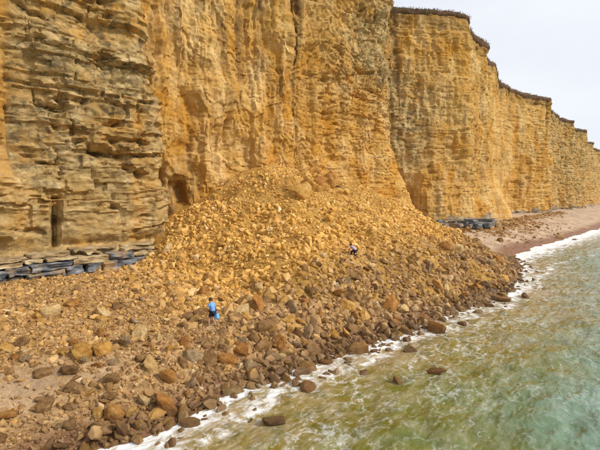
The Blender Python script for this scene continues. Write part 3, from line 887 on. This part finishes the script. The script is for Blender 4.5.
taken = []
for (u, v, w, mat, flat, label) in NAMED:
    t, n, z, dist = px(u, v)
    size = w*dist/400.0
    t, n = t, n-0.2*size
    z = float(ground_z(np.array([t]), np.array([n]))[0])
    if z < -0.03: z = max(z, -0.02*size)
    boulder('boulder', t, n, z, size, mat, flat*1.25, label, None)
    taken.append((t, n, size))

ZLAB = {
 ('fall', 'toe'): ('{c} boulder packed into the wet foot of the rockfall beside the surf', 'boulders along the foot of the rockfall'),
 ('fall', 'mid'): ('{c} sandstone block half way up the landslip slope', 'blocks on the landslip slope'),
 ('fall', 'high'): ('{c} sandstone block high on the landslip mound under the cliff', 'blocks high on the landslip mound'),
 ('top', ''): ('{c} angular block in the cluster just right of the mound summit', 'blocks clustered by the mound summit'),
 ('left', ''): ('{c} stone lying loose on the shingle of the left foreground', 'loose stones on the left shingle'),
 ('far', ''): ('{c} boulder heaped under the far cliff behind the sandy beach', 'boulders heaped under the far cliff'),
}
CW = {'ochre': 'ochre', 'tan': 'pale tan', 'orange': 'rust orange', 'brown': 'dark brown', 'grey': 'grey brown'}
SHORT = ['big rust boulder in the surf foam', 'rounded dark corner boulder', 'upright orange boulder', 'row of three boulders below the walker', 'row of three boulders below the walker', 'row of three boulders below the walker',
 'flat tan slab below the walker', 'small grey boulder at the foam line', 'brown boulder by the sand patch', 'brown boulder right of the sand patch', 'brown boulder on the sand edge', 'dark stone above the sand patch', 'pale tan tilted block', 'grey tan leaning block',
 'yellowish slab near the ledge', 'ochre block near the ledge', 'yellow block at the left edge', 'ochre block between ledge and walker', 'long low ochre slab', 'low brown slab on the gravel', 'flat grey slab in the rockfall foot', 'ochre block above the grey slab', 'long grey slab at the rockfall tip']
LAND = [(taken[i][0], taken[i][1], w_) for i, w_ in enumerate(SHORT)]
LAND += [(tQ, nQ, 'stooping person in lilac'), (taken[33][0], taken[33][1], 'big rust boulder at the seaward corner'), (taken[34][0], taken[34][1], 'rust boulder above the foam')]
ORD = ['closest', 'second closest', 'third closest', 'fourth closest', 'fifth closest', 'sixth closest', 'seventh closest', 'eighth closest']
rest = []
MAXB = 300
pend = {}
tops = {}
for (t, n, s, zone) in cand:
    ok = all((t-a)**2+(n-b)**2 > (0.37*(s+c))**2 for a, b, c in taken)
    if not ok or not keep_clear(np.array(t), np.array(n), 0.4+0.5*s): continue
    if n_boulder[0] < MAXB:
        d = float(shore_n(np.array([t]))[0])-n
        sub = ''
        if zone == 'fall':
            z0 = float(mound_z(np.array([t]), np.array([n]))[0])
            sub = 'toe' if d < 7 else ('high' if z0 > 7 else 'mid')
        wts = {'toe': (.26, .14, .22, .28, .10), 'mid': (.55, .33, .06, .03, .03), 'high': (.5, .3, .1, .07, .03), '': (.20, .15, .20, .35, .10)}[sub]
        if zone == 'far': wts = (.15, .1, .05, .4, .3)
        if zone == 'top': wts = (.86, 0, .10, .04, 0)
        mat = random.choices(list(CW), wts)[0]
        lab, grp = ZLAB[(zone, sub)]
        z = float(ground_z(np.array([t]), np.array([n]))[0])
        o = boulder('boulder', t, n, z, s, mat, random.uniform(0.7, 1.2), lab.format(c=CW[mat]), grp, tilt=0.45)
        taken.append((t, n, s))
        if zone == 'top': tops.setdefault(CW[mat], []).append((-s, o))
        if zone in ('fall', 'left'):
            dist, w_ = min((math.hypot(t-a, n-b), w_) for a, b, w_ in LAND)
            pend.setdefault((CW[mat], w_, zone, sub), []).append((dist, o))
    else:
        rest.append((t, n, s))
RANK = ['largest', 'second largest', 'third largest', 'fourth largest', 'fifth largest', 'sixth largest', 'seventh largest', 'eighth largest']
for c_, lst in tops.items():
    lst.sort(key=lambda q: q[0])
    for i, (_, o) in enumerate(lst):
        if i < len(RANK): o['label'] = '%s %s block in the cluster just right of the mound summit' % (RANK[i], c_)
NOUN = {'toe': 'rockfall boulder', 'mid': 'landslip block', 'high': 'high landslip block', '': 'shingle stone'}
for (c_, w_, zone, sub), lst in pend.items():
    lst.sort(key=lambda q: q[0])
    for i, (dist, o) in enumerate(lst):
        if i < len(ORD): o['label'] = '%s %s, %s to the %s' % (c_, NOUN[sub], ORD[i], w_)
rest = np.array(rest)
rubble_mesh('boulder_field', rest[:, 0], rest[:, 1], rest[:, 2], 2, oldness(rest[:, 0], rest[:, 1]), 'remaining blocks strewn among the larger boulders of the rockfall')

# mid-size fallen stones
t, n = scatter(24000, -1, 55, None, -0.6)
s = np.clip(RNG.lognormal(-1.08, 0.42, len(t)), 0.12, 0.85)*np.where(mound_z(t, n) > 9, 0.62, 1)
dens = 0.68+0.8*noise3(t*0.3, n*0.3, 12); k = (RNG.random(len(t)) < dens) & keep_clear(t, n)
rubble_mesh('fallen_stones', t[k], n[k], s[k], 2, oldness(t[k], n[k]), 'angular ochre stones covering the landslip slope')
t, n = scatter(30000, -2, 56, None, -0.4)
s = np.clip(RNG.lognormal(-2.05, 0.35, len(t)), 0.06, 0.3)*np.where(mound_z(t, n) > 9, 0.8, 1)
rubble_mesh('fallen_gravel', t, n, s, 1, oldness(t, n), 'small broken stone chips between the fallen blocks')
# shingle in the left foreground
t, n = scatter(34000, -19, 2.5, None, -0.2)
pt = np.clip(np.exp(-(((t-tp)/2.3)**2+((n-np_)/1.15)**2))*1.0+np.exp(-(((t-tp2)/1.2)**2+((n-np2)/0.5)**2))*0.5, 0, 0.9)
k = (RNG.random(len(t)) > pt) & keep_clear(t, n, 0.35)
t, n = t[k], n[k]
s = np.clip(RNG.lognormal(-2.05, 0.55, len(t)), 0.05, 0.55)
rubble_mesh('shingle', t, n, s, 1, oldness(t, n), 'brown and ochre shingle spread over the left foreground beach')
# far beach: scree at the cliff foot, scattered dark stones on the sand
t = RNG.uniform(56, 190, 5200); n = face_n(t)-1.5+RNG.gamma(1.5, np.interp(t, [60, 75, 118, 126, 190], [1.6, 2.3, 2.3, 1.0, 0.9]), len(t))
s = np.clip(RNG.lognormal(-0.95, 0.45, len(t)), 0.2, 1.1)
rubble_mesh('scree', t, n, s, 1, np.full(len(t), 0.9), 'dark scree heaped at the foot of the far cliffs')
t = RNG.uniform(56, 130, 260); n = RNG.uniform(9, 21, 260)
rubble_mesh('beach_stones', t, n, np.clip(RNG.lognormal(-1.3, 0.5, 260), .12, .8), 1, np.full(260, 1.0), 'scattered dark stones on the far sand')
# stones under and at the edge of the surf
t = RNG.uniform(-8, 54, 900); n = shore_n(t)+RNG.gamma(1.2, 1.0, 900)-0.6
rubble_mesh('wash_stones', t, n, np.clip(RNG.lognormal(-0.9, 0.4, 900), .15, .9), 3, np.full(900, 1.0), 'wet brown stones lying in the edge of the surf', sink=0.15)

# ------------------------------------------------------------------ grey rock ledge at the foot of the left cliff
def build_ledge():
    root = bpy.data.objects.new('rock_ledge', None); C.objects.link(root)
    place_local(root)
    tag(root, 'stepped ledge of blue grey and tan beds under the left cliff', 'rock ledge')
    k = NT('ledge_blue_grey')
    a = k.noise(1.0, 7, 0.65, k.mapv((0.7, 0.7, 3.5)))
    col = k.ramp(a, [(0.3, (0.03, 0.033, 0.04)), (0.46, (0.10, 0.11, 0.125)), (0.60, (0.25, 0.255, 0.26)), (0.76, (0.52, 0.50, 0.45))])
    oi = k.new('ShaderNodeObjectInfo')
    st = k.ramp(k.math('ADD', k.noise(0.9, 6, 0.65), k.math('MULTIPLY', oi.outputs['Random'], 0.25)), [(0.58, 0.0), (0.78, 0.9)])
    col = k.mix(st, col, (0.42, 0.25, 0.09))
    mg = k.done(col, 0.85, k.bump(k.noise(4, 8, 0.7), 0.9, 0.12), 0.3)
    k = NT('ledge_tan')
    col = k.ramp(k.noise(1.0, 7, 0.65, k.mapv((0.8, 0.8, 2.5))), [(0.3, (0.14, 0.10, 0.06)), (0.48, (0.40, 0.28, 0.14)), (0.62, (0.55, 0.43, 0.25)), (0.76, (0.66, 0.56, 0.40))])
    mt = k.done(col, 0.9, k.bump(k.noise(4, 8, 0.7), 0.9, 0.12), 0.2)
    def block(t0, t1, nf, nb, z0, z1, mat, nm='block'):
        nx, ny, nz = max(4, int((t1-t0)/0.16)), 9, max(4, int((z1-z0)/0.12))
        import bmesh
        bm = bmesh.new(); bmesh.ops.create_cube(bm, size=1.0)
        bmesh.ops.subdivide_edges(bm, edges=bm.edges[:], cuts=7, use_grid_fill=True)
        v = np.array([x.co[:] for x in bm.verts]); f = np.array([[w.index for w in p.verts] for p in bm.faces]); bm.free()
        # worn edges
        r = np.abs(v*2); ex = np.sort(r, axis=1)[:, 1]
        v = v*(1-0.03*np.clip((ex-0.85)/0.15, 0, 1)[:, None])
        p = np.stack([(t0+t1)/2+v[:, 0]*(t1-t0), -((nf+nb)/2)-v[:, 1]*(nf-nb), (z0+z1)/2+v[:, 2]*(z1-z0)], 1)
        o_ = RNG.uniform(0, 40)
        strat = hash01(np.floor(p[:, 2]/0.22), np.floor(p[:, 0]/0.8))-0.5
        p[:, 1] += 0.22*strat
        for ax, am in ((0, 0.16), (1, 0.34), (2, 0.10)):
            p[:, ax] += am*fbm(p[:, 0]*1.1+o_, p[:, 1]*1.1+ax*7, p[:, 2]*2.2, 4)
        me = mesh_np(nm, p, f, None, True); me.set_sharp_from_angle(angle=math.radians(40))
        return obj(nm, me, mat, root)
    def gz(t): return 2.75+0.055*(t+8)
    for course, (z0, z1, nf, mat, l0, l1) in enumerate(((-0.9, 0.70, 3.4, mg, 1.2, 2.8), (0.72, 1.32, 3.2, mg, 1.4, 3.0), (1.34, 1.62, 2.7, mt, 0.9, 2.6), (1.64, 1.9, 1.9, mt, 2.0, 5.0))):
        t = -13.0+course*0.7
        while t < 7.4:
            t1 = min(t+random.uniform(l0, l1), 8.4)
            f = 1-0.40*max(0, (t-1)/6)
            m_ = mt if (course == 1 and (t > 2.0 or random.random() < 0.3)) else mat
            if random.random() < (1.0, 0.92, 0.8, 0.95)[course]:
                block(t+0.02, t1-0.02, nf+random.uniform(-.25, .3)-0.6*max(0, (t-2)/5), -0.6, gz(t)+z0*f, gz(t)+z1*f+random.uniform(-.07, .05), m_)
            t = t1+random.choice([0.0, 0.03, 0.05, 0.22])
    # slabs at the foot of the far cliff
    root2 = bpy.data.objects.new('rock_ledge', None); C.objects.link(root2); place_local(root2)
    tag(root2, 'low dark grey slabs at the far cliff foot behind the rockfall', 'rock ledge')
    def block2(*a):
        b = block(*a); b.parent = root2
    t = 60.5
    while t < 92:
        L = random.uniform(1.5, 4.0); c = float(np.interp(t, [56, 66, 70, 79, 100], [3.5, 1.5, 3.5, 9.5, 8.5]))
        block2(t, t+L, c+random.uniform(.3, 1.6), c-4, 2.6, 3.5+random.uniform(0, .35), mg)
        if random.random() < 0.6: block2(t+.2, t+L-.2, c+random.uniform(-.6, .3), c-4, 3.6, 4.2+random.uniform(0, .4), mg)
        t += L+random.uniform(0.1, 0.8)
build_ledge()

# ------------------------------------------------------------------ people
M['skin'] = mat_plain('skin', (0.52, 0.30, 0.20), 0.6, 0.08, 30)
M['hair'] = mat_plain('dark_hair', (0.05, 0.025, 0.015), 0.6, 0.4, 60)
M['shirt_blue'] = mat_plain('blue_cotton', (0.16, 0.36, 0.75), 0.85, 0.12, 12)
M['shorts_navy'] = mat_plain('navy_cotton', (0.018, 0.025, 0.055), 0.85, 0.3, 14)
M['bag_blue'] = mat_plain('pale_blue_fabric', (0.20, 0.48, 0.78), 0.75, 0.12, 10)
M['shoe'] = mat_plain('shoe_fabric', (0.16, 0.12, 0.10), 0.8, 0.2, 30)
M['top_lilac'] = mat_plain('lilac_grey_cotton', (0.46, 0.38, 0.46), 0.85, 0.12, 12)
M['trousers_dark'] = mat_plain('dark_purple_cotton', (0.035, 0.018, 0.045), 0.85, 0.3, 14)
M['eye'] = mat_plain('eye', (0.03, 0.02, 0.02), 0.3, 0.1, 50)

def skinned(name, chains, mat, parent, sub=1):
    """chains: list of [(point, radius), ...]; equal points are shared, first point of first chain is the root"""
    pts, idx, edges, rad = [], {}, [], []
    def vid(p, r):
        key = tuple(round(c, 4) for c in p)
        if key not in idx:
            idx[key] = len(pts); pts.append(key); rad.append(r)
        return idx[key]
    for ch in chains:
        prev = None
        for p, r in ch:
            i = vid(p, r)
            if prev is not None and i != prev: edges.append((prev, i))
            prev = i
    me = bpy.data.meshes.new(name); me.from_pydata(pts, edges, [])
    o = bpy.data.objects.new(name, me); C.objects.link(o)
    md = o.modifiers.new('skin', 'SKIN'); md.use_smooth_shade = True
    sv = me.skin_vertices[0].data
    for i, r in enumerate(rad):
        sv[i].radius = (r, r) if not isinstance(r, tuple) else r
        sv[i].use_root = (i == 0)
    ss = o.modifiers.new('sub', 'SUBSURF'); ss.levels = sub; ss.render_levels = sub
    bpy.context.view_layer.update()
    dg = bpy.context.evaluated_depsgraph_get()
    nm = bpy.data.meshes.new_from_object(o.evaluated_get(dg))
    o.modifiers.clear(); o.data = nm
    nm.materials.clear(); nm.materials.append(mat)
    for p in nm.polygons: p.use_smooth = True
    o.parent = parent
    return o

def lerp(a, b, f): return tuple(a[i]+(b[i]-a[i])*f for i in range(3))
def add(a, b): return tuple(a[i]+b[i] for i in range(3))

def person(J, root_loc, rotz, label, mats, trousers=False, hair_long=False):
    root = bpy.data.objects.new('person', None); C.objects.link(root)
    root.location = root_loc; root.rotation_euler = (0, 0, rotz)
    tag(root, label, 'person')
    up = Vector(J['head'])-Vector(J['neck']); up.normalize()
    fw = Vector(J['face']).normalized(); fw = (fw-up*fw.dot(up)).normalized(); sd = fw.cross(up)
    H = Vector(J['head'])
    def hp(f, u, s=0): return tuple(H+fw*f+up*u+sd*s)
    body = [[(J['pelvis'], .13), (J['spine'], .108), (J['chest'], .13), (J['collar'], .085), (J['neck'], .058), (hp(-.005, -.065), .072), (hp(.0, .0), .095), (hp(-.008, .07), .082)],
            [(hp(.0, .0), .095), (hp(.085, -.035), .03), (hp(.112, -.03), .014)]]
    for s in (1, -1):
        body.append([(hp(.0, .0), .095), (hp(-.005, -.02, s*.088), .022), (hp(-.015, -.005, s*.108), .014)])
    for S in ('R', 'L'):
        sh, el, wr, ha = J['sh'+S], J['el'+S], J['wr'+S], J['ha'+S]
        body.append([(J['chest'], .13), (sh, .058), (lerp(sh, el, .5), .05), (el, .042), (lerp(el, wr, .35), .043), (wr, .028), (ha, .036)])
        d = (Vector(ha)-Vector(wr)).normalized()
        sx = d.cross(Vector((0, 1, 0)))
        if sx.length < .2: sx = d.cross(Vector((1, 0, 0)))
        sx.normalize(); nz = sx.cross(d)
        for kf, (o_, L) in enumerate(((-.030, .075), (-.010, .088), (.010, .082), (.029, .062))):
            a = Vector(ha)+d*.025+sx*o_; b = a+d*L*.5+nz*.006; c = b+d*L*.38+nz*.03
            body.append([(ha, .036), (tuple(a), .0105), (tuple(b), .0095), (tuple(c), .008)])
        a = Vector(ha)-sx*.035-d*.015; b = a-sx*.022+d*.035+nz*.015; c = b+d*.03+nz*.012
        body.append([(ha, .036), (tuple(a), .013), (tuple(b), .011), (tuple(c), .009)])
        hi, kn, an, to = J['hi'+S], J['kn'+S], J['an'+S], J['to'+S]
        body.append([(J['pelvis'], .13), (hi, .096), (lerp(hi, kn, .5), .082), (kn, .058), (lerp(kn, an, .3), .06), (an, .038), (add(an, (0, 0, -.055)), .036), (to, .03)])
    skinned('body', body, mats['skin'], root, 1)
    sh_ch = [[(lerp(J['pelvis'], J['spine'], -.25), .172), (lerp(J['pelvis'], J['spine'], .4), .168), (J['spine'], .165), (J['chest'], .178), (J['collar'], .112), (lerp(J['collar'], J['neck'], .5), .074)]]
    for S in ('R', 'L'):
        sh_ch.append([(J['chest'], .178), (J['sh'+S], .082), (lerp(J['sh'+S], J['el'+S], .6), .068)])
    skinned('shirt', sh_ch, mats['top'], root, 1)
    lo = []
    for S in ('R', 'L'):
        ch = [(J['pelvis'], .150), (J['hi'+S], .118), (lerp(J['hi'+S], J['kn'+S], .45), .104), (lerp(J['hi'+S], J['kn'+S], .85), .088)]
        if trousers: ch += [(J['kn'+S], .075), (lerp(J['kn'+S], J['an'+S], .5), .072), (lerp(J['kn'+S], J['an'+S], .93), .058)]
        lo.append(ch)
    skinned('trousers' if trousers else 'shorts', lo, mats['bottom'], root, 1)
    hr = [[(hp(-.012, .085), .09), (hp(-.028, .045), .122), (hp(-.045, -.01), .122), (hp(-.058, -.07), .10), (hp(-.06, -.115), .065)]]
    if hair_long: hr[0] += [(hp(-.06, -.12), .045), (hp(-.055, -.2), .03)]
    skinned('hair', hr, mats['hair'], root, 1)
    for S in ('R', 'L'):
        an, to = J['an'+S], J['to'+S]
        skinned('shoe', [[(add(an, (0, 0, -.045)), .048), (lerp(add(an, (0, 0, -.06)), to, .5), .047), (to, .042)]], mats['shoe'], root, 1)
        s = 1 if S == 'R' else -1
        skinned('eye', [[(hp(.078, .0, s*.033), .013), (hp(.086, .0, s*.033), .011)]], mats['eye'], root, 1)
    return root

# walker in blue: mid-stride on uneven stones, leaning a little forward, bag in the right hand
J1 = dict(pelvis=(0, 0, .93), spine=(0, .035, 1.08), chest=(0, .09, 1.27), collar=(0, .12, 1.41), neck=(0, .14, 1.48), head=(0, .19, 1.63), face=(0, 1, -.35),
          shR=(.185, .09, 1.37), elR=(.25, -.04, 1.12), wrR=(.27, .03, .90), haR=(.27, .05, .83),
          shL=(-.185, .10, 1.37), elL=(-.27, .10, 1.11), wrL=(-.22, .30, 1.00), haL=(-.20, .37, .99),
          hiR=(.095, 0, .88), knR=(.11, .10, .49), anR=(.11, -.12, .13), toR=(.12, .03, .035),
          hiL=(-.095, 0, .88), knL=(-.11, .22, .52), anL=(-.11, .20, .13), toL=(-.12, .36, .04))
gzP = float(ground_z(np.array([tP]), np.array([nP]))[0])
x, y = tn2xy(tP, nP)
rot1 = math.radians(62)
person(J1, (x, y, gzP), rot1, 'person in blue top and dark shorts walking over the stones with a bag',
       dict(skin=M['skin'], top=M['shirt_blue'], bottom=M['shorts_navy'], hair=M['hair'], shoe=M['shoe'], eye=M['eye']))
# bag hanging from the hand
bag = bpy.data.objects.new('carrier_bag', None); C.objects.link(bag)
hx, hy = .275, -.02
bx = x+math.cos(rot1)*hx-math.sin(rot1)*hy; by = y+math.sin(rot1)*hx+math.cos(rot1)*hy
bag.location = (bx, by, gzP+.40); bag.rotation_euler = (0, 0, rot1)
tag(bag, "pale blue bag hanging from the hand of the person in blue", 'bag')
bv, bf = [], []
rows = [(0, .10, .15), (.04, .14, .19), (.16, .13, .20), (.28, .10, .18), (.36, .055, .15)]
SEG = 20
for (h, a, b) in rows:
    for i in range(SEG):
        th = 2*math.pi*i/SEG
        r = 1+.05*math.sin(3*th+h*12)
        cx, cy = math.cos(th), math.sin(th)
        bv.append((a*r*math.copysign(abs(cx)**.7, cx), b*r*math.copysign(abs(cy)**.7, cy), h))
for j in range(len(rows)-1):
    for i in range(SEG):
        bf.append((j*SEG+i, j*SEG+(i+1) % SEG, (j+1)*SEG+(i+1) % SEG, (j+1)*SEG+i))
me = bpy.data.meshes.new('bag_body'); me.from_pydata(bv, [], bf+[tuple(range(SEG))[::-1]]); me.update()
for p in me.polygons: p.use_smooth = True
obj('bag_body', me, M['bag_blue'], bag)
for s in (-1, 1):
    skinned('handle', [[((s*.04, -.09, .34), .012), ((s*.025, -.06, .42), .011), ((0, 0, .455), .011), ((s*.025, .06, .42), .011), ((s*.04, .09, .34), .012)]], M['bag_blue'], bag, 1)

# second person scrambling up the blocks, bent forward with hands on the rocks
J2 = dict(pelvis=(0, -.02, .74), spine=(0, .10, .85), chest=(0, .26, .97), collar=(0, .37, 1.05), neck=(0, .43, 1.09), head=(0, .55, 1.17), face=(0, 1, -.2),
          shR=(.18, .33, 1.02), elR=(.24, .46, .79), wrR=(.21, .62, .62), haR=(.21, .68, .58),
          shL=(-.18, .33, 1.02), elL=(-.25, .44, .80), wrL=(-.22, .58, .60), haL=(-.22, .64, .56),
          hiR=(.095, -.02, .70), knR=(.14, .26, .45), anR=(.13, .02, .14), toR=(.14, .17, .05),
          hiL=(-.095, -.02, .70), knL=(-.14, .34, .62), anL=(-.13, .30, .24), toL=(-.14, .44, .16))
gzQ = float(ground_z(np.array([tQ]), np.array([nQ]))[0])
x, y = tn2xy(tQ, nQ)
person(J2, (x, y, gzQ), math.radians(38), 'stooping person in lilac grey top and dark trousers scrambling up the rockfall',
       dict(skin=M['skin'], top=M['top_lilac'], bottom=M['trousers_dark'], hair=M['hair'], shoe=M['shoe'], eye=M['eye']), trousers=True, hair_long=True)
